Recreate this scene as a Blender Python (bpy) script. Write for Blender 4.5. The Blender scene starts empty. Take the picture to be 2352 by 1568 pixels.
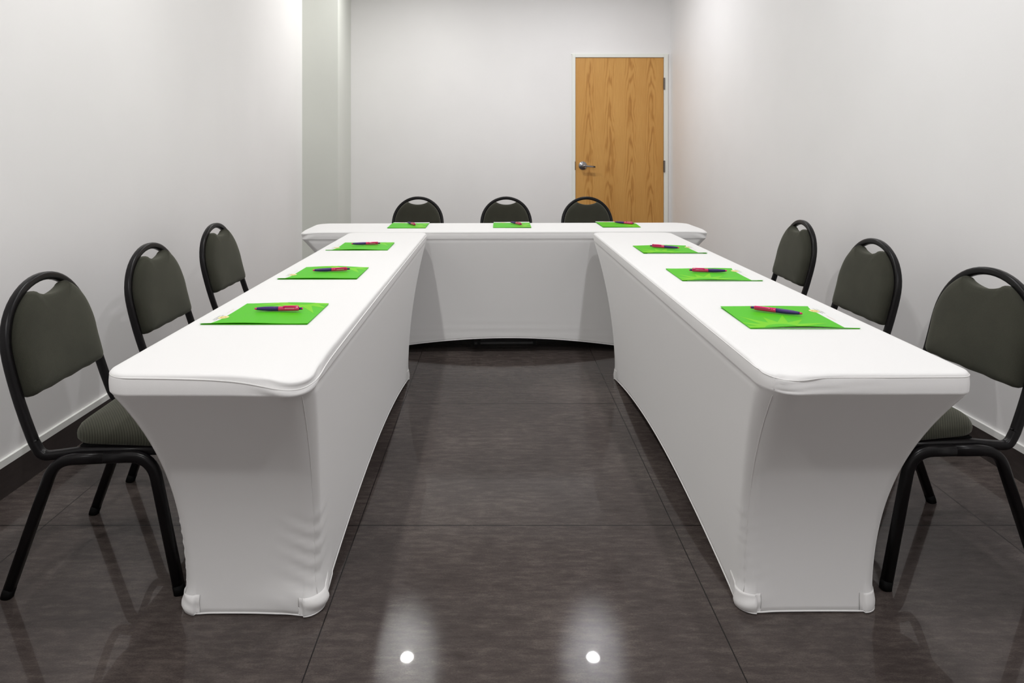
import bpy, bmesh, math, random
from mathutils import Vector, Matrix
PI = math.pi
S = bpy.context.scene
COL = S.collection

# ------------------------------------------------------------------ helpers
def link(name, bm, mats, parent=None, smooth=False, loc=None):
    me = bpy.data.meshes.new(name)
    bmesh.ops.recalc_face_normals(bm, faces=bm.faces[:])
    bm.to_mesh(me); bm.free()
    if not isinstance(mats, (list, tuple)): mats = [mats]
    for m in mats: me.materials.append(m)
    if smooth:
        for p in me.polygons: p.use_smooth = True
    o = bpy.data.objects.new(name, me); COL.objects.link(o)
    if parent: o.parent = parent
    if loc: o.location = loc
    return o
def empty(name, loc=(0, 0, 0), rz=0.0):
    o = bpy.data.objects.new(name, None); COL.objects.link(o)
    o.location = loc; o.rotation_euler = (0, 0, rz); o.empty_display_size = .1
    return o
def tag(o, label=None, cat=None, group=None, kind=None):
    if label: o['label'] = label
    if cat: o['category'] = cat
    if group: o['group'] = group
    if kind: o['kind'] = kind
    return o
def kids(o): return [c for c in COL.objects if c.parent == o]
def copy_tree(o, parent=None):
    c = o.copy(); COL.objects.link(c)
    if parent: c.parent = parent
    for ch in kids(o): copy_tree(ch, c)
    return c
def box(bm, a, b, mi=0, bevel=0.0):
    x0, y0, z0 = a; x1, y1, z1 = b
    vs = [bm.verts.new(p) for p in [(x0,y0,z0),(x1,y0,z0),(x1,y1,z0),(x0,y1,z0),(x0,y0,z1),(x1,y0,z1),(x1,y1,z1),(x0,y1,z1)]]
    fs = [bm.faces.new([vs[i] for i in f]) for f in [(0,3,2,1),(4,5,6,7),(0,1,5,4),(1,2,6,5),(2,3,7,6),(3,0,4,7)]]
    for f in fs: f.material_index = mi
    if bevel > 0:
        es = set(e for f in fs for e in f.edges)
        bmesh.ops.bevel(bm, geom=list(es), offset=bevel, segments=2, affect='EDGES', profile=.6)
    return vs
def rrect_profile(w, h, r, n=3):
    pts = []
    for cx, cy, a0 in ((w/2-r, h/2-r, 0), (-w/2+r, h/2-r, PI/2), (-w/2+r, -h/2+r, PI), (w/2-r, -h/2+r, 1.5*PI)):
        for i in range(n+1):
            a = a0 + PI/2*i/n
            pts.append((cx + r*math.cos(a), cy + r*math.sin(a)))
    return pts
def sweep(bm, path, prof, up=(0, 1, 0), caps=True, closed=False):
    path = [Vector(p) for p in path]; N = len(path)
    tans = []
    for i in range(N):
        if closed: t = path[(i+1) % N] - path[i-1]
        else: t = path[min(i+1, N-1)] - path[max(i-1, 0)]
        tans.append(t.normalized())
    u = Vector(up); u = (u - tans[0]*u.dot(tans[0])).normalized()
    rings = []
    for i in range(N):
        t = tans[i]
        if i: u = (u - t*u.dot(t)).normalized()
        w = t.cross(u)
        rings.append([bm.verts.new(path[i] + u*a + w*b) for a, b in prof])
    K = len(prof)
    M = N if closed else N-1
    for i in range(M):
        A, B = rings[i], rings[(i+1) % N]
        for k in range(K):
            bm.faces.new((A[k], A[(k+1) % K], B[(k+1) % K], B[k]))
    if caps and not closed:
        bm.faces.new(rings[0][::-1]); bm.faces.new(rings[-1])
def circ(r, n=10): return [(r*math.cos(2*PI*i/n), r*math.sin(2*PI*i/n)) for i in range(n)]
def fillet(pts, rad, n=7):
    """polyline with rounded corners"""
    pts = [Vector(p) for p in pts]; out = [pts[0]]
    for i in range(1, len(pts)-1):
        r = rad[i-1] if isinstance(rad, (list, tuple)) else rad
        a, b, c = pts[i-1], pts[i], pts[i+1]
        d1 = (a-b).normalized(); d2 = (c-b).normalized()
        ang = d1.angle(d2); tl = min(r/math.tan(ang/2), (a-b).length*.49, (c-b).length*.49)
        p1 = b + d1*tl; p2 = b + d2*tl
        for k in range(n+1):
            t = k/n
            out.append(p1*(1-t)**2 + b*2*t*(1-t) + p2*t*t)
    out.append(pts[-1]); return out
def lathe(bm, prof, axis='x', n=20, mi=0):
    rings = []
    for (a, r) in prof:
        rr = []
        for i in range(n):
            c, s = math.cos(2*PI*i/n)*r, math.sin(2*PI*i/n)*r
            rr.append(bm.verts.new((a, c, s) if axis == 'x' else ((c, a, s) if axis == 'y' else (c, s, a))))
        rings.append(rr)
    for A, B in zip(rings, rings[1:]):
        for k in range(n):
            f = bm.faces.new((A[k], A[(k+1) % n], B[(k+1) % n], B[k])); f.material_index = mi
    for r in (rings[0], rings[-1]):
        f = bm.faces.new(r); f.material_index = mi

# ------------------------------------------------------------------ materials
def mat(name, col=(.8, .8, .8), rough=.5, metal=0, **kw):
    m = bpy.data.materials.new(name); m.use_nodes = True
    b = m.node_tree.nodes['Principled BSDF']
    b.inputs['Base Color'].default_value = (*col, 1)
    b.inputs['Roughness'].default_value = rough
    b.inputs['Metallic'].default_value = metal
    for k, v in kw.items(): b.inputs[k.replace('_', ' ')].default_value = v
    return m, m.node_tree, b
def nd(nt, t, **kw):
    n = nt.nodes.new(t)
    for k, v in kw.items():
        if k.startswith('i_'):
            key = k[2:]; key = int(key) if key.isdigit() else key.replace('_', ' ')
            n.inputs[key].default_value = v
        else: setattr(n, k, v)
    return n
def math_n(nt, op, a, b=None, c=None):
    n = nt.nodes.new('ShaderNodeMath'); n.operation = op
    for i, v in enumerate((a, b, c)):
        if v is None: continue
        if isinstance(v, (int, float)): n.inputs[i].default_value = v
        else: nt.links.new(v, n.inputs[i])
    return n.outputs[0]
def ramp(nt, fac, stops):
    r = nt.nodes.new('ShaderNodeValToRGB')
    els = r.color_ramp.elements
    while len(els) < len(stops): els.new(.5)
    for e, (p, c) in zip(els, stops): e.position = p; e.color = (*c, 1)
    nt.links.new(fac, r.inputs[0]); return r.outputs[0]
def bump(nt, bsdf, h, strength=.2, dist=.002):
    b = nd(nt, 'ShaderNodeBump', i_Strength=strength, i_Distance=dist)
    nt.links.new(h, b.inputs['Height']); nt.links.new(b.outputs[0], bsdf.inputs['Normal'])

def wall_mat(name, col, seed=0.0):
    m, nt, b = mat(name, col, .62)
    tc = nd(nt, 'ShaderNodeTexCoord')
    n1 = nd(nt, 'ShaderNodeTexNoise', i_Scale=420.0, i_Detail=2.0)
    n2 = nd(nt, 'ShaderNodeTexNoise', i_Scale=1.3, i_Detail=3.0)
    nt.links.new(tc.outputs['Object'], n1.inputs['Vector']); nt.links.new(tc.outputs['Object'], n2.inputs['Vector'])
    c = ramp(nt, n2.outputs['Fac'], [(.3, tuple(x*.975 for x in col)), (.7, tuple(min(1, x*1.02) for x in col))])
    nt.links.new(c, b.inputs['Base Color'])
    bump(nt, b, n1.outputs['Fac'], .12, .0015)
    return m
M_WALL = wall_mat('wall_paint', (.87, .855, .852))
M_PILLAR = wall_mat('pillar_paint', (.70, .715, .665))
M_CEIL = wall_mat('ceiling_paint', (.80, .80, .79))
M_TRIMW = mat('white_trim', (.90, .90, .87), .45)[0]
M_FRAME = mat('door_frame_paint', (.84, .85, .80), .4)[0]
M_LENS, nt_, b_ = mat('lamp_lens', (1, 1, 1), .4)
b_.inputs['Emission Color'].default_value = (1, .99, .97, 1); b_.inputs['Emission Strength'].default_value = 60
M_LAMPRIM = mat('lamp_rim', (.8, .8, .8), .35)[0]

def tile_mat(name, floor=True):
    m, nt, b = mat(name, (.06, .05, .048), .3)
    tc = nd(nt, 'ShaderNodeTexCoord'); L = nt.links
    mp = nd(nt, 'ShaderNodeMapping'); mp.inputs['Scale'].default_value = (1.0, 3.6, 3.0) if floor else (4.0, 1.0, 4.0)
    L.new(tc.outputs['Object'], mp.inputs['Vector'])
    n1 = nd(nt, 'ShaderNodeTexNoise', i_Scale=13.0, i_Detail=9.0, i_Roughness=.74, i_Distortion=.15); L.new(mp.outputs[0], n1.inputs['Vector'])
    n2 = nd(nt, 'ShaderNodeTexNoise', i_Scale=1.7, i_Detail=4.0); L.new(tc.outputs['Object'], n2.inputs['Vector'])
    n3 = nd(nt, 'ShaderNodeTexNoise', i_Scale=190.0, i_Detail=4.0, i_Roughness=.85); L.new(mp.outputs[0], n3.inputs['Vector'])
    a = math_n(nt, 'MULTIPLY', n1.outputs['Fac'], .48 if floor else .55)
    a = math_n(nt, 'MULTIPLY_ADD', n2.outputs['Fac'], .35, a)
    a = math_n(nt, 'MULTIPLY_ADD', n3.outputs['Fac'], .40 if floor else .22, a)
    if floor:
        c = ramp(nt, a, [(.46, (.034, .0272, .0250)), (.615, (.067, .0540, .0498)), (.79, (.145, .120, .107))])
    else:
        c = ramp(nt, a, [(.40, (.030, .023, .022)), (.60, (.042, .033, .031)), (.80, (.07, .058, .054))])
    sx = nd(nt, 'ShaderNodeSeparateXYZ'); L.new(tc.outputs['Object'], sx.inputs[0])
    def joint(sock, off, per=1.0275, w=.0022):
        v = math_n(nt, 'SUBTRACT', sock, off); v = math_n(nt, 'DIVIDE', v, per)
        v = math_n(nt, 'FRACT', v); v = math_n(nt, 'SUBTRACT', v, .5); v = math_n(nt, 'ABSOLUTE', v)
        v = math_n(nt, 'SUBTRACT', .5, v); v = math_n(nt, 'MULTIPLY', v, per)
        return math_n(nt, 'LESS_THAN', v, w)
    if floor: j = math_n(nt, 'MAXIMUM', joint(sx.outputs[0], .581, w=.0016), joint(sx.outputs[1], 2.146))
    else: j = joint(sx.outputs[1], 2.18)
    mix = nd(nt, 'ShaderNodeMix', data_type='RGBA'); L.new(j, mix.inputs[0]); L.new(c, mix.inputs[6])
    mix.inputs[7].default_value = (.012, .010, .0095, 1)
    L.new(mix.outputs[2], b.inputs['Base Color'])
    r = math_n(nt, 'MULTIPLY_ADD', n2.outputs['Fac'], .03, .078 if floor else .42)
    r = math_n(nt, 'MULTIPLY_ADD', j, .4, r)
    L.new(r, b.inputs['Roughness'])
    if floor:
        b.inputs['Coat Weight'].default_value = .42
        b.inputs['Coat Roughness'].default_value = .02
        b.inputs['Coat IOR'].default_value = 1.45; b.inputs['Specular IOR Level'].default_value = .07
        bump(nt, b, n3.outputs['Fac'], .06, .001)
    return m
M_FLOOR = tile_mat('floor_tile', True)
M_BASE = tile_mat('baseboard_tile', False)

# stretch cloth
M_CLOTH, nt, b = mat('stretch_cloth', (.82, .812, .805), .78, Sheen_Weight=.15, Sheen_Roughness=.5)
tc = nd(nt, 'ShaderNodeTexCoord'); n = nd(nt, 'ShaderNodeTexNoise', i_Scale=900.0, i_Detail=1.0)
nt.links.new(tc.outputs['Object'], n.inputs['Vector']); bump(nt, b, n.outputs['Fac'], .10, .001)
M_POCKET = mat('pocket_cloth', (.86, .85, .84), .7)[0]
M_SEAM = mat('seam_thread', (.84, .83, .82), .7)[0]
M_BOARD = mat('table_board', (.55, .54, .52), .5)[0]
M_TLEG = mat('table_leg_metal', (.03, .03, .03), .4, .5)[0]

# chair
M_TUBE, nt, b = mat('black_tube', (.0035, .0028, .0034), .32)
b.inputs['Specular IOR Level'].default_value = .26
tc = nd(nt, 'ShaderNodeTexCoord'); n = nd(nt, 'ShaderNodeTexNoise', i_Scale=500.0, i_Detail=1.0)
nt.links.new(tc.outputs['Object'], n.inputs['Vector']); bump(nt, b, n.outputs['Fac'], .05, .0005)
M_CAP, nt, b = mat('black_rubber', (.0012, .0012, .0012), .7)
b.inputs['Specular IOR Level'].default_value = .15
def fabric(name, ribs, sg=1):
    m, nt, b = mat(name, (.045, .046, .036), .92, Sheen_Weight=.35, Sheen_Roughness=.45)
    b.inputs['Sheen Tint'].default_value = (.5, .5, .42, 1)
    b.inputs['Specular IOR Level'].default_value = .15
    tc = nd(nt, 'ShaderNodeTexCoord'); L = nt.links
    n = nd(nt, 'ShaderNodeTexNoise', i_Scale=700.0, i_Detail=2.0); L.new(tc.outputs['Object'], n.inputs['Vector'])
    n2 = nd(nt, 'ShaderNodeTexNoise', i_Scale=9.0, i_Detail=3.0); L.new(tc.outputs['Object'], n2.inputs['Vector'])
    sx = nd(nt, 'ShaderNodeSeparateXYZ'); L.new(tc.outputs['Object'], sx.inputs[0])
    if ribs:
        w = math_n(nt, 'SINE', math_n(nt, 'MULTIPLY', math_n(nt, 'MULTIPLY_ADD', sx.outputs[1], .6*sg, math_n(nt, 'MULTIPLY', sx.outputs[0], .8)), 2*PI/.0058))
        w = math_n(nt, 'MULTIPLY_ADD', w, .5, .5)
        h = math_n(nt, 'MULTIPLY_ADD', n.outputs['Fac'], .5, w)
    else: h = n.outputs['Fac']
    a = math_n(nt, 'MULTIPLY_ADD', h, .35 if ribs else .5, math_n(nt, 'MULTIPLY', n2.outputs['Fac'], .4))
    c = ramp(nt, a, [(.15, (.022, .023, .017)), (.75, (.060, .059, .044))])
    L.new(c, b.inputs['Base Color'])
    bump(nt, b, h, .35, .0012)
    return m
M_FAB = fabric('olive_fabric', False)
M_RIB = fabric('olive_ribbed_fabric', True)
M_RIB2 = fabric('olive_ribbed_fabric_crosswise', True, -1)

# folders, pens
def gloss(name, c, r=.3, **kw):
    m, nt, b = mat(name, c, r, **kw); b.inputs['Specular IOR Level'].default_value = .5 if 'pen' in name else .16; return m
M_GREEN = gloss('folder_green', (.082, .53, .0085), .45)
M_LIME = gloss('folder_lime', (.185, .62, .008), .45)
M_PAPER = gloss('folder_white', (.83, .83, .82), .4)
M_ORANGE = gloss('print_orange', (.85, .45, .18), .5)
M_YELL = gloss('print_yellow', (.80, .80, .35), .5)
M_GREYP = gloss('print_grey', (.45, .46, .44), .5)
M_TAG = gloss('print_tagline', (.80, .60, .50), .5)
M_PURPLE = gloss('pen_purple', (.040, .005, .145), .42)
M_PINK = gloss('pen_pink', (.72, .006, .14), .18, Coat_Weight=.6)
M_WHITEP = gloss('pen_print', (.85, .65, .6), .4)

# metal
M_SATIN = mat('satin_metal', (.36, .36, .38), .28, 1.0)[0]
M_DARKM = mat('dark_metal', (.09, .06, .04), .4, .6)[0]
M_HINGE = mat('hinge_metal', (.22, .20, .19), .4, 1.0)[0]

# oak veneer
def wood_mat():
    m, nt, b = mat('oak_veneer', (.5, .25, .08), .42)
    L = nt.links; tc = nd(nt, 'ShaderNodeTexCoord')
    sx = nd(nt, 'ShaderNodeSeparateXYZ'); L.new(tc.outputs['Object'], sx.inputs[0])
    mp = nd(nt, 'ShaderNodeMapping'); mp.inputs['Scale'].default_value = (7, 1, 1.1); L.new(tc.outputs['Object'], mp.inputs['Vector'])
    nA = nd(nt, 'ShaderNodeTexNoise', i_Scale=1.6, i_Detail=3.0); L.new(mp.outputs[0], nA.inputs['Vector'])
    mp2 = nd(nt, 'ShaderNodeMapping'); mp2.inputs['Scale'].default_value = (170, 1, 5); L.new(tc.outputs['Object'], mp2.inputs['Vector'])
    nF = nd(nt, 'ShaderNodeTexNoise', i_Scale=1.0, i_Detail=4.0, i_Roughness=.65); L.new(mp2.outputs[0], nF.inputs['Vector'])
    # book-matched leaves: mirrored coordinate, figure every .228 m
    x = math_n(nt, 'MULTIPLY_ADD', nA.outputs['Fac'], .05, sx.outputs[0])
    u = math_n(nt, 'PINGPONG', math_n(nt, 'ADD', x, 2.325), .112)
    u2 = math_n(nt, 'MULTIPLY', u, u)
    v = math_n(nt, 'MULTIPLY_ADD', u2, 420.0, math_n(nt, 'MULTIPLY', sx.outputs[2], 3.2))
    v = math_n(nt, 'MULTIPLY_ADD', nA.outputs['Fac'], 5.0, v)
    s = math_n(nt, 'SINE', math_n(nt, 'MULTIPLY', v, 6.0))
    s = math_n(nt, 'MULTIPLY_ADD', s, .5, .5); s = math_n(nt, 'POWER', s, 2.2)
    edge = math_n(nt, 'SUBTRACT', 1.0, math_n(nt, 'DIVIDE', u, .085)); edge = math_n(nt, 'MAXIMUM', edge, .12)
    s = math_n(nt, 'MULTIPLY', s, edge)
    nB = nd(nt, 'ShaderNodeTexNoise', i_Scale=.9, i_Detail=2.0); L.new(mp.outputs[0], nB.inputs['Vector'])
    a = math_n(nt, 'MULTIPLY_ADD', s, -.42, .55)
    a = math_n(nt, 'MULTIPLY_ADD', nF.outputs['Fac'], .42, a)
    a = math_n(nt, 'MULTIPLY_ADD', nB.outputs['Fac'], .30, a)
    c = ramp(nt, a, [(.40, (.38, .160, .028)), (.72, (.52, .245, .050)), (1.0, (.64, .34, .090))])
    L.new(c, b.inputs['Base Color']); bump(nt, b, nF.outputs['Fac'], .06, .001)
    return m
M_OAK = wood_mat()

# ------------------------------------------------------------------ room
XL, XR, YB, YF, CZ = -1.743, 1.952, 7.108, -3.2, 3.144
XRB = 1.898                       # right wall leans in a little towards the back corner
YS, TOPZ = 6.48, 3.95             # the ceiling stops short of the back wall, a dark slot rises behind it
PX, PY = -1.421, 5.916            # corner pillar
def quadbox(name, pts, z0, z1, m, **t):
    bm = bmesh.new()
    lo = [bm.verts.new((x, y, z0)) for x, y in pts]; hi = [bm.verts.new((x, y, z1)) for x, y in pts]
    n = len(pts)
    for i in range(n): bm.faces.new((lo[i], lo[(i+1) % n], hi[(i+1) % n], hi[i]))
    bm.faces.new(lo[::-1]); bm.faces.new(hi)
    o = link(name, bm, m); tag(o, kind='structure'); return o
quadbox('floor', [(XL-.2, YF-.2), (XR+.2, YF-.2), (XR+.2, YB+.2), (XL-.2, YB+.2)], -.12, 0, M_FLOOR)
quadbox('wall_left', [(XL-.12, YF), (XL, YF), (XL, YB), (XL-.12, YB)], 0, TOPZ, M_WALL)
quadbox('wall_right', [(XR, YF), (XR+.12, YF), (XR+.12, YB), (XRB, YB), (XR, 2.5)], 0, TOPZ, M_WALL)
quadbox('wall_back', [(XL-.12, YB), (XR+.12, YB), (XR+.12, YB+.12), (XL-.12, YB+.12)], 0, TOPZ, M_WALL)
quadbox('wall_front', [(XL-.12, YF-.12), (XR+.12, YF-.12), (XR+.12, YF), (XL-.12, YF)], 0, TOPZ, M_WALL)
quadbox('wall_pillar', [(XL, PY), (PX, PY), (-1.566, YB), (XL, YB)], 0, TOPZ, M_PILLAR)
quadbox('ceiling', [(XL, YF), (XR, YF), (XR, YS), (XL, YS)], CZ, CZ+.12, M_CEIL)
quadbox('ceiling_slot', [(XL, YS-.1), (XR, YS-.1), (XR, YB), (XL, YB)], TOPZ, TOPZ+.1, M_CEIL)
BT, WT = .110, .136
def basebd(side, a, b, nrm):
    ax, ay = a; bx, by = b; nx, ny = nrm
    for nm, z0, z1, th, m in (('baseboard_'+side, 0.0, BT, .010, M_BASE), ('trim_'+side, BT, WT, .011, M_TRIMW)):
        quadbox(nm, [(ax, ay), (bx, by), (bx+nx*th, by+ny*th), (ax+nx*th, ay+ny*th)], z0, z1, m)
basebd('left', (XL, YF), (XL, PY), (1, 0))
basebd('right', (XR, YF), (XR, 2.5), (-1, 0))
basebd('right_rear', (XR, 2.5), (XRB, YB), (-1, 0))
basebd('pillar', (XL, PY), (PX, PY), (0, -1))
basebd('back', (-1.566, YB), (.84, YB), (0, -1))

# door in the back wall
DX0, DX1, DZ = .866, 1.816, 2.219
bm = bmesh.new(); box(bm, (DX0, YB-.014, .008), (DX1, YB-.001, DZ), bevel=.0015)
door = link('door_1', bm, M_OAK); tag(door, kind='structure', label='closed oak veneer door in the back wall with a grey lever handle')
bm = bmesh.new()
w = .034
box(bm, (DX0-w-.004, YB-.026, 0), (DX0-.003, YB, DZ+.004+w), bevel=.002)
box(bm, (DX1+.003, YB-.026, 0), (DX1+.004+w+.008, YB, DZ+.004+w), bevel=.002)
box(bm, (DX0-.003, YB-.026, DZ+.004), (DX1+.003, YB, DZ+.004+w), bevel=.002)
box(bm, (DX0-w-.012, YB-.008, DZ+w+.002), (DX1+w+.025, YB, DZ+w+.012), bevel=.001)
tag(link('trim_1', bm, M_FRAME), kind='structure', label='off-white door frame')
# handle
HX, HZ = DX0+.078, 1.054
hd = None
bm = bmesh.new()
lathe(bm, [(YB-.014, .045), (YB-.018, .0455), (YB-.022, .044), (YB-.042, .017), (YB-.046, .014)], 'y', 28)
for v in bm.verts: v.co.x += HX; v.co.z += HZ
hd = link('door_handle', bm, M_SATIN, door, smooth=False)
bm = bmesh.new()
path = fillet([(HX, YB-.040, HZ), (HX, YB-.075, HZ), (HX+.118, YB-.072, HZ-.012)], .012, 5)
sweep(bm, path, rrect_profile(.020, .018, .007), up=(0, 0, 1))
link('lever', bm, M_SATIN, hd, smooth=True)
bm = bmesh.new(); box(bm, (HX+.1185, YB-.082, HZ-.022), (HX+.127, YB-.063, HZ-.004), bevel=.003)
link('lever_tip', bm, M_DARKM, hd)
bm = bmesh.new(); box(bm, (DX0-.008, YB-.0275, HZ-.048), (DX0-.0015, YB-.012, HZ+.045), bevel=.001)
link('strike_plate', bm, M_DARKM, door)
for hz in (1.938, 1.045):
    bm = bmesh.new()
    lathe(bm, [(hz-.064, .0065), (hz+.064, .0065)], 'z', 12)
    for v in bm.verts: v.co.x += DX1+.006; v.co.y += YB-.031
    box(bm, (DX1-.004, YB-.027, hz-.062), (DX1+.016, YB-.0235, hz+.062))
    link('hinge', bm, M_HINGE, door)

# ------------------------------------------------------------------ ceiling lights
def downlight_proto():
    r = empty('ceiling_downlight')
    bm = bmesh.new()
    prof = [(0, .062), (-.004, .078), (-.010, .082), (-.010, .060), (0.0, .056)]
    n = 32; rings = []
    for a, rr in prof: rings.append([bm.verts.new((rr*math.cos(2*PI*i/n), rr*math.sin(2*PI*i/n), a)) for i in range(n)])
    for A, B in zip(rings, rings[1:]):
        for k in range(n): bm.faces.new((A[k], A[(k+1) % n], B[(k+1) % n], B[k]))
    link('rim', bm, M_LAMPRIM, r, smooth=True)
    bm = bmesh.new(); lathe(bm, [(-.0005, .056), (-.006, .056)], 'z', 32)
    link('lens', bm, M_LENS, r)
    return r
dl = downlight_proto(); first = True
LX = (-.76, .839)
rows = [(5.642, 'nearest the back wall'), (2.60, 'above the middle of the side tables'), (-.44, 'behind the camera')]
SPREAD = 179
POW = {5.642: 20, 2.60: 17, -.44: 27.5}
for (yy, where) in rows:
    for k, xx in enumerate(LX):
        o = dl if first else copy_tree(dl); first = False
        o.location = (xx, yy, CZ)
        tag(o, 'round recessed downlight, %s one of the pair %s' % (('left', 'right')[k], where), 'ceiling light', 'recessed ceiling downlights')
        la = bpy.data.lights.new('downlight_beam', 'AREA'); la.shape = 'DISK'; la.size = .086
        la.energy = POW[yy]; la.spread = math.radians(SPREAD)
        la.color = (1, .995, .975) if k == 0 else (.965, .97, 1)
        lo = bpy.data.objects.new('downlight_beam', la); COL.objects.link(lo)
        lo.location = (xx, yy, CZ-.012)

# ------------------------------------------------------------------ covered tables
TW, TL, TH = .457, 2.44, .740
def gauss(d, s): return math.exp(-(d/s)**2)
class Cover:
    """stretch cover around a narrow folding table; local +x is the side facing the middle of the room,
    local y along the table, corner 0 is (+x, end -y)"""
    def __init__(s, style, rc=(.07, .04, .05, .06), hem=.078, inset=(.31, .33)):
        s.style, s.rc, s.hem, s.inset = style, rc, hem, inset
        s.samples = []      # (kind, t, top xy, bottom xy, edge position p from corner 0)
        hx, hy = TW/2, TL/2
        bx1, bx0 = hx-.062, -hx+.036                # bottom extents
        by0, by1 = -hy+inset[0], hy-inset[1]
        # order counter-clockwise seen from above starting on +x side going from -y to +y
        cor = [(hx, -hy), (hx, hy), (-hx, hy), (-hx, -hy)]
        bot = [(bx1, by0), (bx1, by1), (bx0, by1), (bx0, by0)]
        rt = [rc[0], rc[1], rc[2], rc[3]]; rb = .034
        def corner(i):
            x, y = cor[i]; r = rt[i]; bx, by = bot[i]
            sx = 1 if x > 0 else -1; sy = 1 if y > 0 else -1
            cx, cy = x-sx*r, y-sy*r; dx, dy = bx-sx*rb, by-sy*rb
            a0 = {0: -PI/2, 1: 0, 2: PI/2, 3: PI}[i]
            n = 12
            for k in range(n+1):
                a = a0 + PI/2*k/n
                s.samples.append(('c', i, k/n, (cx+r*math.cos(a), cy+r*math.sin(a)), (dx+rb*math.cos(a), dy+rb*math.sin(a))))
        def side(i, n):
            j = (i+1) % 4
            (x0, y0), (x1, y1) = cor[i], cor[j]; (u0, w0), (u1, w1) = bot[i], bot[j]
            L = math.hypot(x1-x0, y1-y0); dx, dy = (x1-x0)/L, (y1-y0)/L
            LB = math.hypot(u1-u0, w1-w0)
            a, b2 = rt[i], L-rt[j]; c, d = rb, LB-rb
            for k in range(1, n):
                t = k/n
                # denser near ends
                t = t - .06*math.sin(2*PI*t)
                q = a+(b2-a)*t; qb = c+(d-c)*t
                s.samples.append(('s', i, t, (x0+dx*q, y0+dy*q), (u0+dx*qb, w0+dy*qb)))
        corner(0); side(0, 110); corner(1); side(1, 40); corner(2); side(2, 110); corner(3); side(3, 70)
        s.N = len(s.samples)
        s.nrm = []
        for i in range(s.N):
            a = Vector(s.samples[i-1][3]); b = Vector(s.samples[(i+1) % s.N][3]); t = (b-a).normalized()
            s.nrm.append(Vector((t.y, -t.x)))
    def zb(s): return TH-.045
    def pt(s, i, v):
        """v<0: band between rim (v=-1) and lower edge of the board (v=0); 0..1 skirt down to the hem"""
        k, side, t, top, bot = s.samples[i]; n = s.nrm[i]
        if v <= 0:
            z = s.zb() + (-v)*(TH-.006-s.zb())
            p = Vector((top[0], top[1])) + n*(.0015*math.sin(PI*(1+v)))
            P = Vector((p.x, p.y, z))
        else:
            m = 4*t*(1-t) if k == 's' else 0.0
            longside = k == 's' and side in (0, 2)
            g1 = 1-(1-v)**2.2
            gx = g1
            if longside: gx = g1*(1-m) + m*(1-(1-v)**1.5)
            hem = .0015
            if longside: hem = .0015 + (s.hem if (side == 0 or s.style != 'back') else .015)*(1-(abs(2*t-1))**1.9)
            elif k == 's': hem = .0015+.0012*m
            z = s.zb()*(1-v) + hem*v
            x = top[0]+(bot[0]-top[0])*(gx if longside else g1); y = top[1]+(bot[1]-top[1])*g1
            # taut cloth draws in a little between the legs
            if longside:
                sg = 1 if side == 0 else -1
                x -= sg*.010*m*math.sin(PI*min(1, v))
            P = Vector((x, y, z))
            # legs press the pockets out
            if k == 'c': 
                fl = gauss(P.z-.02, .03)*.007
                P.x += n.x*fl; P.y += n.y*fl
        P2 = s.fold(P, i, v)
        return P2
    def fold(s, P, i, v):
        n = s.nrm[i]; hx, hy = TW/2, TL/2
        d = 0.0; dz = 0.0
        a = hx-P.x                      # distance from the inner side, along the near end
        nearend = P.y < -hy+.45 and n.y < .3
        if s.style == 'left':
            if v <= .02:
                e = (hx-P.x) if n.y < -.5 else 0
                if P.y < -hy+.3:
                    q = (TH-P.z)/.045
                    cdist = math.hypot(hx-P.x, P.y+hy)
                    # welt droops towards the inner near corner
                    dz -= .021*gauss(cdist, .10)*(1-q*.75)
                    d += .003*gauss(cdist-.06, .05)*math.sin(q*7+cdist*40)
                    d -= .004*gauss(cdist, .04)*(1-abs(2*q-1))
            elif v > .6 and nearend:
                c = math.hypot(P.x-(hx-.075), P.y-(-hy+s.inset[0]))
                fall = gauss(c, .11)
                d += fall*(.014*gauss(P.z-.035, .035))+gauss(c, .06)*.003*math.sin(P.z*130+P.x*60)
                c2 = math.hypot(P.x-(-hx+.05), P.y-(-hy+s.inset[0]))
                d += gauss(c2, .04)*(.006*gauss(P.z-.03, .025)+.002*math.sin(P.z*190+P.x*80))
        elif s.style == 'right':
            if v <= .02 and n.y < -.3 and P.y < -hy+.1:
                q = (TH-P.z)/.045
                # folds fanning out of the corner seam
                e = hx-P.x-.02
                if e > 0:
                    sm = min(1.0, e/.018); sm = sm*sm*(3-2*sm)
                    for k0, sl, am in ((.10, 2.2, .0085), (.45, 1.6, .0080), (.78, .9, .0045)):
                        line = k0 + .0 - sl*e
                        d += sm*am*gauss(q-(k0+.25-sl*e*1.2), .10)*math.exp(-e/.11)
                    d -= sm*.003*math.exp(-e/.05)
                c = math.hypot(hx-.03-P.x, P.y+hy)
                dz -= .010*gauss(c, .06)*(1-q)
            elif v > .6 and nearend:
                c = math.hypot(P.x-(hx-.07), P.y-(-hy+s.inset[0]))
                d += gauss(c, .05)*(.007*gauss(P.z-.03, .03)+.0018*math.sin(P.z*170+P.x*70))
        elif s.style == 'back':
            if v <= .02 and abs(P.y) > hy-.14:
                q = (TH-P.z)/.045; e = hy-abs(P.y)
                d += .003*gauss(e-.02, .05)*math.sin(q*6+e*55)
                dz += -.010*gauss(math.hypot(hx-P.x, e), .06)*(1-q)
            if v > .75 and n.x > .5:
                d += .0008*math.sin(P.z*140+P.y*1.3)*gauss(P.y, .8)*gauss(v-.92, .12)
        return Vector((P.x+n.x*d, P.y+n.y*d, P.z+dz))
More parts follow.
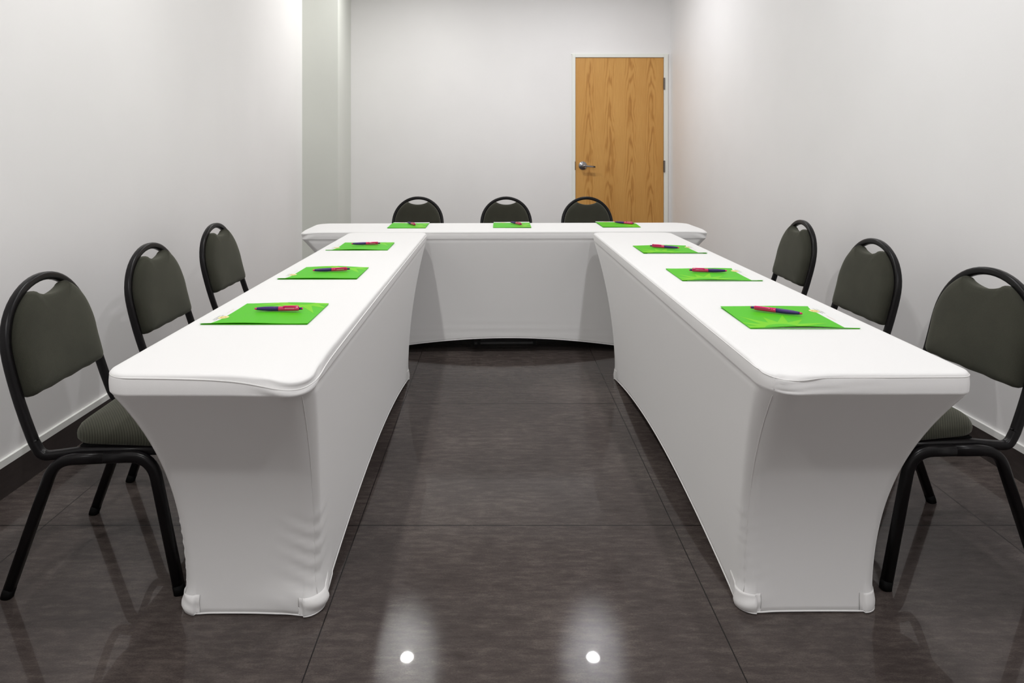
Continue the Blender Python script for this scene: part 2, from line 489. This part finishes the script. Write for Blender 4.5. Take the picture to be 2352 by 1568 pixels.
    def build(s, root):
        bm = bmesh.new()
        def topz(x, y):
            z = TH; hx, hy = TW/2, TL/2
            c = math.hypot(hx-x, y+hy)
            if s.style == 'left': z -= .020*gauss(c, .10)
            elif s.style == 'right':
                z -= .010*gauss(c, .07)
                e = hx-x-.03
                if e > 0 and y < -hy+.06:
                    z += .0025*gauss(y+hy-.022-.05*e, .008)*math.exp(-e/.09)
            elif s.style == 'back':
                z -= .008*gauss(math.hypot(hx-x, hy-abs(y)), .07)
            return z
        rings = []
        cen = [min(1.0, 1.0)]
        for ins, drop in ((.14, 0), (.10, 0), (.07, 0), (.045, 0), (.025, 0), (.014, 0), (.007, .0006), (.0025, .0022)):
            r = []
            for i in range(s.N):
                x, y = s.samples[i][3]
                # shrink rectangle toward the long axis so that rings never cross
                fx = (TW/2-ins)/(TW/2); fy = (TL/2-ins)/(TL/2)
                X, Y = x*fx, y*fy
                r.append(bm.verts.new((X, Y, topz(X, Y)-drop)))
            rings.append(r)
        vs = [-1, -.8, -.6, -.4, -.2, -.08] + [0]
        for v in vs: rings.append([bm.verts.new(s.pt(i, v)) for i in range(s.N)])
        # tuck under the board edge
        under = []
        for i in range(s.N):
            p = s.pt(i, 0); n = s.nrm[i]; under.append(bm.verts.new((p.x-n.x*.003, p.y-n.y*.003, p.z-.0035)))
        rings.append(under)
        M = 44
        for k in range(1, M+1):
            v = (k/M)
            rings.append([bm.verts.new(s.pt(i, max(.012, v))) for i in range(s.N)])
        # rolled hem
        r = []
        for i in range(s.N):
            p = s.pt(i, 1); n = s.nrm[i]; r.append(bm.verts.new((p.x-n.x*.012, p.y-n.y*.012, p.z+.0005)))
        rings.append(r)
        r2 = []
        for i in range(s.N):
            p = s.pt(i, .965); n = s.nrm[i]; r2.append(bm.verts.new((p.x-n.x*.012, p.y-n.y*.012, p.z)))
        rings.append(r2)
        for A, B in zip(rings, rings[1:]):
            for k in range(s.N): bm.faces.new((A[k], B[k], B[(k+1) % s.N], A[(k+1) % s.N]))
        # top: strips across
        A = rings[0]; bm.faces.new(A)
        o = link('stretch_cover', bm, M_CLOTH, root, smooth=True)
        # hem cord
        def tube(name, pts, r, m, closed=False):
            b2 = bmesh.new(); sweep(b2, pts, circ(r, 6), up=(0, 0, 1), closed=closed); return link(name, b2, m, root, smooth=True)
        tube('hem', [s.pt(i, 1)+Vector((s.nrm[i].x*.001, s.nrm[i].y*.001, .0025)) for i in range(0, s.N)], .0022, M_CLOTH, True)
        # welt seam round the rim
        pts = []
        for i in range(s.N):
            x, y = s.samples[i][3]; hx, hy = TW/2, TL/2; n = s.nrm[i]
            if s.style == 'left':
                c = math.hypot(hx-x, y+hy)
                dv = .02 + .78*math.exp(-c/.11)*(1 if n.y < -.3 or n.x > .3 else 0)
                if n.x > .6: dv = max(dv, .22+.30*math.exp(-(y+hy)/.7))
                if n.y < -.3 and n.x <= .6: dv = max(dv, .02+.5*math.exp(-(hx-x)/.09))
            else: dv = .06
            p = s.pt(i, -1+dv); pts.append(Vector((p.x+n.x*.0006, p.y+n.y*.0006, p.z)))
        if s.style == 'left':
            for _ in range(6):
                pts = [(pts[i-1]+pts[i]*2+pts[(i+1) % len(pts)])/4 for i in range(len(pts))]
        tube('welt_seam', pts, .0017 if s.style == 'left' else .0009, M_SEAM, True)
        # vertical corner seams and foot pockets
        idx = {}
        for i, sm in enumerate(s.samples):
            if sm[0] == 'c': idx.setdefault(sm[1], []).append(i)
        for c in range(4):
            mid = idx[c][len(idx[c])//2]
            pts = [s.pt(mid, v)+Vector((s.nrm[mid].x, s.nrm[mid].y, 0))*.0004 for v in [.02] + [k/40 for k in range(1, 38)]]
            tube('corner_seam', pts, .0008, M_SEAM)
            if s.style == 'right' and c == 0:
                tube('band_seam', [s.pt(mid, v)+Vector((s.nrm[mid].x, s.nrm[mid].y, 0))*.0004 for v in (-.95, -.8, -.6, -.4, -.2, -.05)], .0009, M_SEAM)
            b2 = bmesh.new()
            span = list(range(idx[c][0]-5, idx[c][-1]+6))
            vv = [.925+.0735*k/8 for k in range(9)]
            for side_off in (0.0014,):
                g = [[b2.verts.new(s.pt(i % s.N, v)+Vector((s.nrm[i % s.N].x, s.nrm[i % s.N].y, 0))*side_off) for i in span] for v in vv]
                for a in range(len(vv)-1):
                    for bb in range(len(span)-1): b2.faces.new((g[a][bb], g[a][bb+1], g[a+1][bb+1], g[a+1][bb]))
            # give it thickness
            geom = bmesh.ops.extrude_face_region(b2, geom=b2.faces[:])
            for e in geom['geom']:
                if isinstance(e, bmesh.types.BMVert): e.co -= Vector((e.co.x, 0, 0)).normalized()*.001
            link('foot_pocket', b2, M_POCKET, root, smooth=True)
        # board and folding legs inside the cover
        b2 = bmesh.new(); box(b2, (-TW/2+.035, -TL/2+.05, TH-.042), (TW/2-.04, TL/2-.05, TH-.030), bevel=.003)
        link('table_board', b2, M_BOARD, root)
        for sy, ins in ((-1, s.inset[0]), (1, s.inset[1])):
            y = sy*(TL/2-ins-.035)
            b2 = bmesh.new()
            sweep(b2, fillet([(-.165, y, .008), (-.165, y, .69), (.145, y, .69), (.145, y, .008)], .03), circ(.011, 10), up=(0, 1, 0))
            sweep(b2, [(-.165, y, .12), (.145, y, .12)], circ(.008, 8), up=(0, 1, 0))
            link('leg_frame', b2, M_TLEG, root, smooth=True)
        if s.style == 'back':
            b2 = bmesh.new()
            box(b2, (.15, -.19, .050), (.165, .17, .062)); link('support_bar', b2, M_TLEG, root)
            for yy in (-.197, -.160, .178):
                b2 = bmesh.new(); box(b2, (.148, yy-.010, .045), (.172, yy+.010, .078)); link('support_foot', b2, M_CAP, root)
        return o
def table(name_label, loc, rz, style, group, **kw):
    r = empty('banquet_table', loc, rz); tag(r, name_label, 'table', group)
    Cover(style, **kw).build(r); return r
def rot_table(label, front_mid, back_mid, style, flip, **kw):
    """front_mid/back_mid: floor points under the middle of the two short ends"""
    a = Vector(front_mid); b2 = Vector(back_mid); c = (a+b2)/2; d = b2-a
    ang = math.atan2(d.y, d.x)-PI/2
    if flip: ang += PI
    return table(label, (c.x, c.y, 0), ang, style, 'tables in white stretch covers set in a U', **kw)
tl = rot_table('long narrow table in a tight white stretch cover along the left wall', (-.636, 1.425), (-.6325, 3.865), 'left', False)
# right table: mirrored so that its inner side faces the room, built with local +x inner and mirrored in y by swapping ends
class CoverR(Cover): pass
tr = empty('banquet_table', (0, 0, 0)); tag(tr, 'long narrow white-covered table along the right wall, folds bunched at its near corner', 'table', 'tables in white stretch covers set in a U')
Cover('right', rc=(.075, .04, .04, .035), inset=(.31, .33)).build(tr)
for ch in kids(tr):
    me = ch.data
    for v in me.vertices: v.co.x = -v.co.x
    me.flip_normals()
a = Vector((.824, 1.432)); b2 = Vector((.803, 3.872)); c = (a+b2)/2
tr.location = (c.x, c.y, 0); tr.rotation_euler = (0, 0, math.atan2((b2-a).y, (b2-a).x)-PI/2)
tb = table('long narrow table in a tight white stretch cover standing crosswise at the back', (.056, 4.142, 0), -PI/2+.022, 'back', 'tables in white stretch covers set in a U',
           rc=(.05, .05, .09, .09), hem=.084, inset=(.30, .30))

# ------------------------------------------------------------------ chairs
def interp(tab, h):
    for (a, b_), (c, d) in zip(tab, tab[1:]):
        if h <= c: return b_+(d-b_)*(h-a)/(c-a)
    return tab[-1][1]
BACK = [(.42, -.168), (.49, -.198), (.60, -.230), (.70, -.254), (.78, -.269), (.87, -.279)]
def bx(h): return interp(BACK, h)
def make_chair():
    root = empty('banquet_chair')
    prof = rrect_profile(.0245, .0235, .007)
    # back frame: rail - post - arch - post - rail
    R, hc, hy = .1945, .6475, .1945
    half = fillet([(.19, -.184, .389), (-.05, -.184, .387), (-.148, -hy, .379), (-.170, -hy, .42), (-.198, -hy, .49)], [.03, .055, .02], 8)
    half += [Vector((bx(h), -hy, h)) for h in (.53, .56, .60, .625)]
    arch = [Vector((bx(hc+R*math.sin(a)), -R*math.cos(a), hc+R*math.sin(a))) for a in [PI*k/28 for k in range(0, 29)]]
    path = half + arch + [Vector((p.x, -p.y, p.z)) for p in half[::-1]]
    # smooth
    for _ in range(2): path = [path[0]]+[(path[i-1]+path[i]*2+path[i+1])/4 for i in range(1, len(path)-1)]+[path[-1]]
    bm = bmesh.new(); sweep(bm, path, prof, up=(0, 1, 0)); link('back_frame', bm, M_TUBE, root, smooth=True)
    # legs, four: each is half of a side hoop
    for sy in (-1, 1):
        for sx in (-1, 1):
            y0, y1 = sy*.2095, sy*.207
            if sx < 0: pts = [(.03, y0, .381), (-.104, y0, .376), (-.232, y1, .010)]; rad = .075
            else: pts = [(.03, y0, .381), (.158, y0, .383), (.232, y1, .010)]; rad = .075
            bm = bmesh.new(); sweep(bm, fillet(pts, rad, 9), rrect_profile(.0255, .0285, .008), up=(0, 1, 0))
            lg = link('leg', bm, M_TUBE, root, smooth=True)
            x1 = pts[-1][0]; dx = (pts[-1][0]-pts[-2][0])/.35
            bm = bmesh.new(); sweep(bm, [(x1-dx*.016, y1, .026), (x1, y1, .010), (x1+dx*.006, y1, .0005)], rrect_profile(.0265, .0295, .009), up=(0, 1, 0))
            link('rubber_foot', bm, M_CAP, lg, smooth=True)
    # backrest pad
    ri = .1805; out = []
    a_lim = math.acos(.080/ri)
    hb = .531
    # right side bottom corner -> up -> arc -> dip -> arc -> down
    for k in range(5):
        a = -PI/2+PI/2*k/4; out.append((.160+.018*math.cos(a), hb+.018+.018*math.sin(a)))
    for h in (.58, .61, .635): out.append((.1795, h))
    for k in range(13):
        a = a_lim*k/12; out.append((ri*math.cos(a), .6475+ri*math.sin(a)))
    h_edge = .6475+ri*math.sin(a_lim)
    for k in range(1, 16):
        y = .080*math.cos(PI*k/16)
        out.append((y, h_edge - .0005 - .0235*math.sin(PI*k/16)**1.6*1.0))
    for k in range(12, -1, -1):
        a = a_lim*k/12; out.append((-ri*math.cos(a), .6475+ri*math.sin(a)))
    for h in (.635, .61, .58): out.append((-.1795, h))
    for k in range(4, -1, -1):
        a = -PI/2+PI/2*k/4; out.append((-.160-.018*math.cos(a), hb+.018+.018*math.sin(a)))
    nb = 10
    for k in range(1, nb): out.append((-.160+.32*k/nb, hb+.0015*math.sin(k*2.1)))
    cy, ch = 0, .665
    bm = bmesh.new(); rings = []
    for f, d in ((.30, -.013), (.80, -.013), (.95, -.011), (.985, -.006), (1.0, .004), (1.0, .016), (.985, .026), (.955, .033), (.90, .038), (.80, .0415), (.62, .0435), (.40, .0445), (.2, .045), (.05, .045)):
        g = max(0.0, 1-(1-f)*2.2)          # the hand-hold notch fades out towards the middle of the pad
        ring = []
        for y, h in out:
            if abs(y) < .0801 and h > .7:
                hr = .6475+math.sqrt(ri*ri-y*y); h = h*g+hr*(1-g)
            ring.append(bm.verts.new((bx(ch+(h-ch)*f)+d, y*f, ch+(h-ch)*f+d*.22)))
        rings.append(ring)
    K = len(out)
    for A, B in zip(rings, rings[1:]):
        for k in range(K): bm.faces.new((A[k], A[(k+1) % K], B[(k+1) % K], B[k]))
    bm.faces.new(rings[0]); bm.faces.new(rings[-1])
    link('backrest', bm, M_FAB, root, smooth=True)
    # seat pad
    out = []
    x0, x1, w0, w1 = -.100, .262, .178, .200
    def cor(cx, cy_, r, a0, n=7):
        for k in range(n+1):
            a = a0+PI/2*k/n; out.append((cx+r*math.cos(a), cy_+r*math.sin(a)))
    cor(x1-.075, w1-.075, .075, 0); cor(x0+.085, w0-.085, .085, PI/2); cor(x0+.085, -w0+.085, .085, PI); cor(x1-.075, -w1+.075, .075, 1.5*PI)
    cx = .095; bm = bmesh.new(); rings = []
    for f, z in ((.5, .3995), (.93, .3995), (.975, .402), (.995, .408), (1.0, .416), (.992, .426), (.965, .436), (.92, .443), (.84, .450), (.70, .456), (.5, .461), (.3, .463), (.08, .464)):
        rings.append([bm.verts.new((cx+(x-cx)*f, y*f, z)) for x, y in out])
    K = len(out)
    for A, B in zip(rings, rings[1:]):
        for k in range(K): bm.faces.new((A[k], A[(k+1) % K], B[(k+1) % K], B[k]))
    bm.faces.new(rings[0]); bm.faces.new(rings[-1])
    link('seat', bm, M_RIB, root, smooth=True)
    bm = bmesh.new(); box(bm, (-.06, -.170, .388), (.245, .170, .3995), bevel=.003)
    link('seat_board', bm, M_CAP, root)
    bm = bmesh.new()
    for x in (-.02, .12): sweep(bm, [(x, -.19, .370), (x, .19, .370)], rrect_profile(.02, .02, .005), up=(0, 0, 1))
    link('crossbar', bm, M_TUBE, root, smooth=True)
    return root
chair0 = make_chair(); used = [False]
def place_chair(x, y, ang, label, group):
    """x, y: middle of the two rear feet; ang: direction the chair faces"""
    o = copy_tree(chair0) if used[0] else chair0
    used[0] = True
    o.location = (x+.232*math.cos(ang), y+.232*math.sin(ang), 0); o.rotation_euler = (0, 0, ang)
    tag(o, label, 'chair', group)
    if math.cos(ang) < -.5:
        for ch in kids(o):
            if ch.name.startswith('seat') and 'board' not in ch.name:
                ch.data = ch.data.copy(); ch.data.materials[0] = M_RIB2
GL, GR, GB = 'olive padded chairs along the left table', 'olive padded chairs along the right table', 'olive padded chairs behind the back table'
K = .988
place_chair(-1.362*K, 2.032*K, math.radians(2), 'olive padded black chair nearest the camera at the left table', GL)
place_chair(-1.367*K, 2.67*K, math.radians(0), 'olive padded black-framed chair in the middle of the three at the left table', GL)
place_chair(-1.408*K, 3.39*K, math.radians(0), 'olive padded black-framed chair farthest from the camera at the left table', GL)
place_chair(1.5545*K, 2.107*K, math.radians(185), 'olive padded black chair nearest the camera at the right table, cut by the photo edge', GR)
place_chair(1.578*K, 2.80*K, math.radians(181), 'olive padded black-framed chair in the middle of the three at the right table', GR)
place_chair(1.612*K, 3.54*K, math.radians(178), 'olive padded black-framed chair farthest from the camera at the right table', GR)
place_chair(-.625*K, 5.27*K, math.radians(-90), 'round-backed olive chair behind the left end of the back table', GB)
place_chair(.086*K, 5.26*K, math.radians(-90), 'round-backed olive chair behind the middle of the back table', GB)
place_chair(.736*K, 5.26*K, math.radians(-90), 'round-backed olive chair behind the back table, in front of the wooden door', GB)

# ------------------------------------------------------------------ folders
FL, FW = .300, .238
def make_folder(seed=0, lift=1.0):
    """local x: from the inner short end (0) to the white band by the seat (FL); local y 0..FW, logo towards low y.
    one printed mesh for the cover sheet, one for the back sheet"""
    rnd = random.Random(seed)
    bm = bmesh.new()
    mats = [M_GREEN, M_PAPER, M_LIME, M_ORANGE, M_YELL, M_GREYP, M_TAG]
    zt = .0042
    def poly(pts, mi, dz=0.0):
        b = bmesh.new(); f = b.faces.new([b.verts.new((x, y, zt+dz)) for x, y in pts]); f.material_index = mi
        return b
    def merge(b, clip=False):
        if clip:
            for co, no in (((0, 0, 0), (-1, 0, 0)), ((FL, 0, 0), (1, 0, 0)), ((0, 0, 0), (0, -1, 0)), ((0, FW, 0), (0, 1, 0))):
                bmesh.ops.bisect_plane(b, geom=b.verts[:]+b.edges[:]+b.faces[:], plane_co=co, plane_no=no, clear_outer=True)
        me = bpy.data.meshes.new('tmp'); b.to_mesh(me); b.free(); bm.from_mesh(me); bpy.data.meshes.remove(me)
    wb = FL-.043
    curve = [(wb+.000, FW)]
    edge = []
    for k in range(0, 13):
        y = FW*k/12
        edge.append((wb + .012*max(0, 1-y/.05)**1.5, y))
    merge(poly([(0, 0)]+edge+[(0, FW)], 0))
    merge(poly([edge[0]]+[(FL, 0), (FL, FW)]+edge[::-1][:-1], 1))
    # sunburst on the high-y side near the inner end
    cx, cy = .085, FW+.012
    n = 15; star = []
    for k in range(n*2):
        a = 2*PI*k/(n*2)+.06
        r = (.062 if k % 2 else (.150 if k % 4 == 0 else .120))
        star.append((cx+r*1.05*math.cos(a), cy+r*math.sin(a)))
    # triangles so it is never self-overlapping
    b = bmesh.new(); c0 = b.verts.new((cx, cy, zt+.00025)); ring = [b.verts.new((x, y, zt+.00025)) for x, y in star]
    for k in range(len(ring)):
        f = b.faces.new((c0, ring[k], ring[(k+1) % len(ring)])); f.material_index = 2
    merge(b, True)
    b = poly([(cx+.046*math.cos(2*PI*k/28), cy+.040*math.sin(2*PI*k/28)) for k in range(28)], 0, .0005); merge(b, True)
    # logo: small sun on the band boundary, two lines of tiny grey lettering marks, an orange tag line
    lx, ly = wb+.002, .062
    merge(poly([(lx+.015*math.cos(2*PI*k/20), ly+.017*math.sin(2*PI*k/20)) for k in range(20)], 4, .0005))
    for k in range(7):
        a = 2*PI*k/7; merge(poly([(lx+.007*math.cos(a)+.0028*math.cos(2*PI*j/8), ly+.007*math.sin(a)+.0028*math.sin(2*PI*j/8)) for j in range(8)], 3, .00075))
    for row, (xx, y0, y1, hh) in enumerate(((wb+.0115, .028, .092, .0052), (wb+.0195, .036, .086, .0036))):
        y = y0
        while y < y1:
            wdt = rnd.choice((.0012, .0022, .003)); hgt = hh*rnd.choice((.6, 1, 1))
            merge(poly([(xx, y), (xx+hgt, y), (xx+hgt, y+wdt), (xx, y+wdt)], 5, .0005))
            if rnd.random() < .5: merge(poly([(xx+hgt-.001, y+wdt), (xx+hgt, y+wdt), (xx+hgt, y+wdt+.0016), (xx+hgt-.001, y+wdt+.0016)], 5, .0005))
            y += wdt+.0032
    y = .112
    while y < .165:
        merge(poly([(wb+.012, y), (wb+.0136, y), (wb+.0136, y+.0032), (wb+.012, y+.0032)], 6, .0005)); y += .0042
    # subdivide everything along a common grid then bend
    for k in range(1, 14): bmesh.ops.bisect_plane(bm, geom=bm.verts[:]+bm.edges[:]+bm.faces[:], plane_co=(FL*k/14, 0, 0), plane_no=(1, 0, 0))
    for k in range(1, 7): bmesh.ops.bisect_plane(bm, geom=bm.verts[:]+bm.edges[:]+bm.faces[:], plane_co=(0, FW*k/7, 0), plane_no=(0, 1, 0))
    def zf(x, y):
        return lift*.0022*math.sin(PI*min(1, x/FL))**2*(.35+.65*abs(2*y/FW-1)) + .0010*math.sin(x*21+y*13+seed)
    # underside of the printed sheet
    top_faces = bm.faces[:]
    for v in bm.verts: v.co.z += zf(v.co.x, v.co.y)
    nx, ny = 14, 7
    g = [[bm.verts.new((FL*i/nx, FW*j/ny, zt-.0012+zf(FL*i/nx, FW*j/ny))) for j in range(ny+1)] for i in range(nx+1)]
    for i in range(nx):
        for j in range(ny):
            f = bm.faces.new((g[i][j], g[i][j+1], g[i+1][j+1], g[i+1][j])); f.material_index = 0
    def rim(cells):
        for a, b3 in zip(cells, cells[1:]):
            t = [bm.verts.new((p.co.x, p.co.y, p.co.z+.0012)) for p in (a, b3)]
            f = bm.faces.new((a, b3, t[1], t[0])); f.material_index = 0
    rim([g[i][0] for i in range(nx+1)]); rim([g[i][ny] for i in range(nx+1)]); rim(g[0]); rim(g[nx])
    me = bpy.data.meshes.new('cover_sheet'); bm.to_mesh(me); bm.free()
    for m in mats: me.materials.append(m)
    # back sheet
    b = bmesh.new(); box(b, (0.001, .0006, .0003), (FL-.001, FW-.0006, .0012))
    box(b, (.02, .03, .0012), (FL-.02, FW-.003, .0022), 1)
    me2 = bpy.data.meshes.new('back_sheet'); b.to_mesh(me2); b.free(); me2.materials.append(M_GREEN); me2.materials.append(M_PAPER)
    return me, me2
fm = [make_folder(3, 1.0), make_folder(8, 1.5), make_folder(11, .8)]
TZ = TH+.0004
def place_folder(ox, oy, ang, label, group, var=0, mirror=False):
    """ox, oy: the corner at local (0,0)"""
    r = empty('folder', (ox, oy, TZ), ang)
    tag(r, label, 'folder', group)
    for nme, me in zip(('cover_sheet', 'back_sheet'), fm[var]):
        o = bpy.data.objects.new(nme, me); COL.objects.link(o); o.parent = r
    return r
GF = 'green folders laid out on the tables'
# left table: local x -> world -x, logo (low y) towards the camera: world y = oy + y  => a mirrored frame, so build with rotation PI and logo side handled below
for meA, meB in fm: pass
def make_mirror(me):
    m2 = me.copy()
    for v in m2.vertices: v.co.y = -v.co.y
    m2.flip_normals(); return m2
fm2 = [tuple(make_mirror(m) for m in pr) for pr in fm]
fm_store = fm
# a real folder has one chirality: seen from the seat the logo is at the right hand. local x points to the reader, so the
# reader's right hand is local -y ... use the mirrored meshes everywhere (y runs 0..-FW)
fm = fm2
def fold_at(px, py, ang, label, var):
    return place_folder(px, py, ang, label, GF, var)
fold_at(-.524, 1.829, PI+.004, 'green folder with white band on the left table, nearest the camera', 0)
fold_at(-.521, 2.466, PI+.004, 'green folder in the middle of the left table', 1)
fold_at(-.522, 3.175, PI+.012, 'green folder at the far end of the left table', 2)
# right table: reader sits at +x
fold_at(.694, 1.786+FW, -.004, 'green folder with yellow-green sunburst on the right table, nearest the camera', 1)
fold_at(.693, 2.433+FW, .0, 'green folder in the middle of the right table', 0)
fold_at(.693, 3.075+FW, .004, 'green folder at the far end of the right table', 2)
# back table: reader behind the table
fold_at(-.671, 4.060, PI/2+.012, 'green folder on the left part of the back table', 0)
fold_at(-.015, 4.085, PI/2-.01, 'green folder on the middle of the back table', 2)
fold_at(.672, 4.105, PI/2+.01, 'green folder on the right part of the back table, in front of the door', 1)

# ------------------------------------------------------------------ pens
def make_pen():
    r = empty('pen')
    L = .143
    bm = bmesh.new(); lathe(bm, [(0, .0012), (.0012, .0022), (.004, .0034), (.0075, .0039)], 'x', 16); link('tip', bm, M_PINK, r, True)
    bm = bmesh.new(); lathe(bm, [(.0075, .0039), (.012, .0046), (.025, .0058), (.040, .0065), (.056, .0068), (.072, .0066)], 'x', 18); link('barrel', bm, M_PURPLE, r, True)
    bm = bmesh.new(); lathe(bm, [(.072, .0066), (.0722, .0068), (.090, .0068), (.118, .0066), (.130, .0062), (.133, .0052)], 'x', 18); bd = link('upper_barrel', bm, M_PINK, r, True)
    bm = bmesh.new()
    for k in range(9):
        x = .092+.0032*k; a = PI/2-.62
        for da in (0, .25):
            q = [Vector((xx, -math.cos(a-da+ee)*.00705, math.sin(a-da+ee)*.00705)) for xx, ee in ((x, 0), (x+.0022, 0), (x+.0022, .12), (x, .12))]
            bm.faces.new([bm.verts.new(p) for p in q])
    link('print', bm, M_WHITEP, bd)
    bm = bmesh.new()
    path = fillet([(.131, 0, .0058), (.131, 0, .0098), (.088, 0, .0092), (.086, 0, .0075)], .002, 3)
    sweep(bm, path, rrect_profile(.0052, .0018, .0008, 2), up=(0, 1, 0)); link('clip', bm, M_PINK, r, True)
    bm = bmesh.new(); lathe(bm, [(.133, .0036), (.141, .0036)], 'x', 14); link('button', bm, M_PURPLE, r, True)
    bm = bmesh.new(); lathe(bm, [(.141, .0034), (.143, .0034), (.1435, .0028)], 'x', 14); link('button_cap', bm, M_PINK, r, True)
    return r
pen0 = make_pen(); pu = [False]
def place_pen(tip, end, label, roll=0.0):
    o = copy_tree(pen0) if pu[0] else pen0; pu[0] = True
    ang = math.atan2(end[1]-tip[1], end[0]-tip[0])
    mx, my = (tip[0]+end[0])/2, (tip[1]+end[1])/2
    o.location = (mx-.0715*math.cos(ang), my-.0715*math.sin(ang), TH+.0145); o.rotation_euler = (roll, 0, ang)
    tag(o, label, 'pen', 'purple and pink pens lying on the folders')
place_pen((-.7205, 1.955), (-.573, 1.957), 'purple and pink ballpoint pen on the nearest folder of the left table', .5)
place_pen((-.72, 2.575), (-.577, 2.61), 'purple and pink ballpoint pen on the middle folder of the left table', .9)
place_pen((-.724, 3.30), (-.585, 3.325), 'purple and pink ballpoint pen on the farthest folder of the left table', .9)
place_pen((.8896, 1.895), (.766, 1.975), 'purple and pink ballpoint pen lying slanted on the nearest folder of the right table', -1.0)
place_pen((.908, 2.565), (.7615, 2.585), 'purple and pink ballpoint pen on the middle folder of the right table', -.6)
place_pen((.886, 3.165), (.764, 3.235), 'purple and pink pen lying slanted on the farthest folder of the right table', -.6)
place_pen((-.569, 4.265), (-.5086, 4.150), 'purple and pink ballpoint pen on the left folder of the back table', .3)
place_pen((.102, 4.285), (.1635, 4.172), 'purple and pink ballpoint pen on the middle folder of the back table', .3)
place_pen((.7857, 4.29), (.882, 4.21), 'purple and pink ballpoint pen on the right folder of the back table', .3)

# ------------------------------------------------------------------ world, camera, view
wd = bpy.data.worlds.new('room_world'); S.world = wd; wd.use_nodes = True
wd.node_tree.nodes['Background'].inputs[0].default_value = (.8, .8, .8, 1)
wd.node_tree.nodes['Background'].inputs[1].default_value = .3
cd = bpy.data.cameras.new('camera'); cam = bpy.data.objects.new('camera', cd); COL.objects.link(cam)
cam.location = (0, 0, 1.229); cam.rotation_euler = (PI/2, 0, 0)
cd.sensor_width = 36; cd.lens = 36*1507/2352; cd.shift_x = 38/2352; cd.shift_y = -441/2352
cd.clip_start = .05; cd.clip_end = 60
S.camera = cam
S.view_settings.view_transform = 'Standard'; S.view_settings.look = 'None'; S.view_settings.gamma = 1
S.view_settings.use_curve_mapping = False
S.view_settings.exposure = 0.0
S.cycles.max_bounces = 10; S.cycles.diffuse_bounces = 6
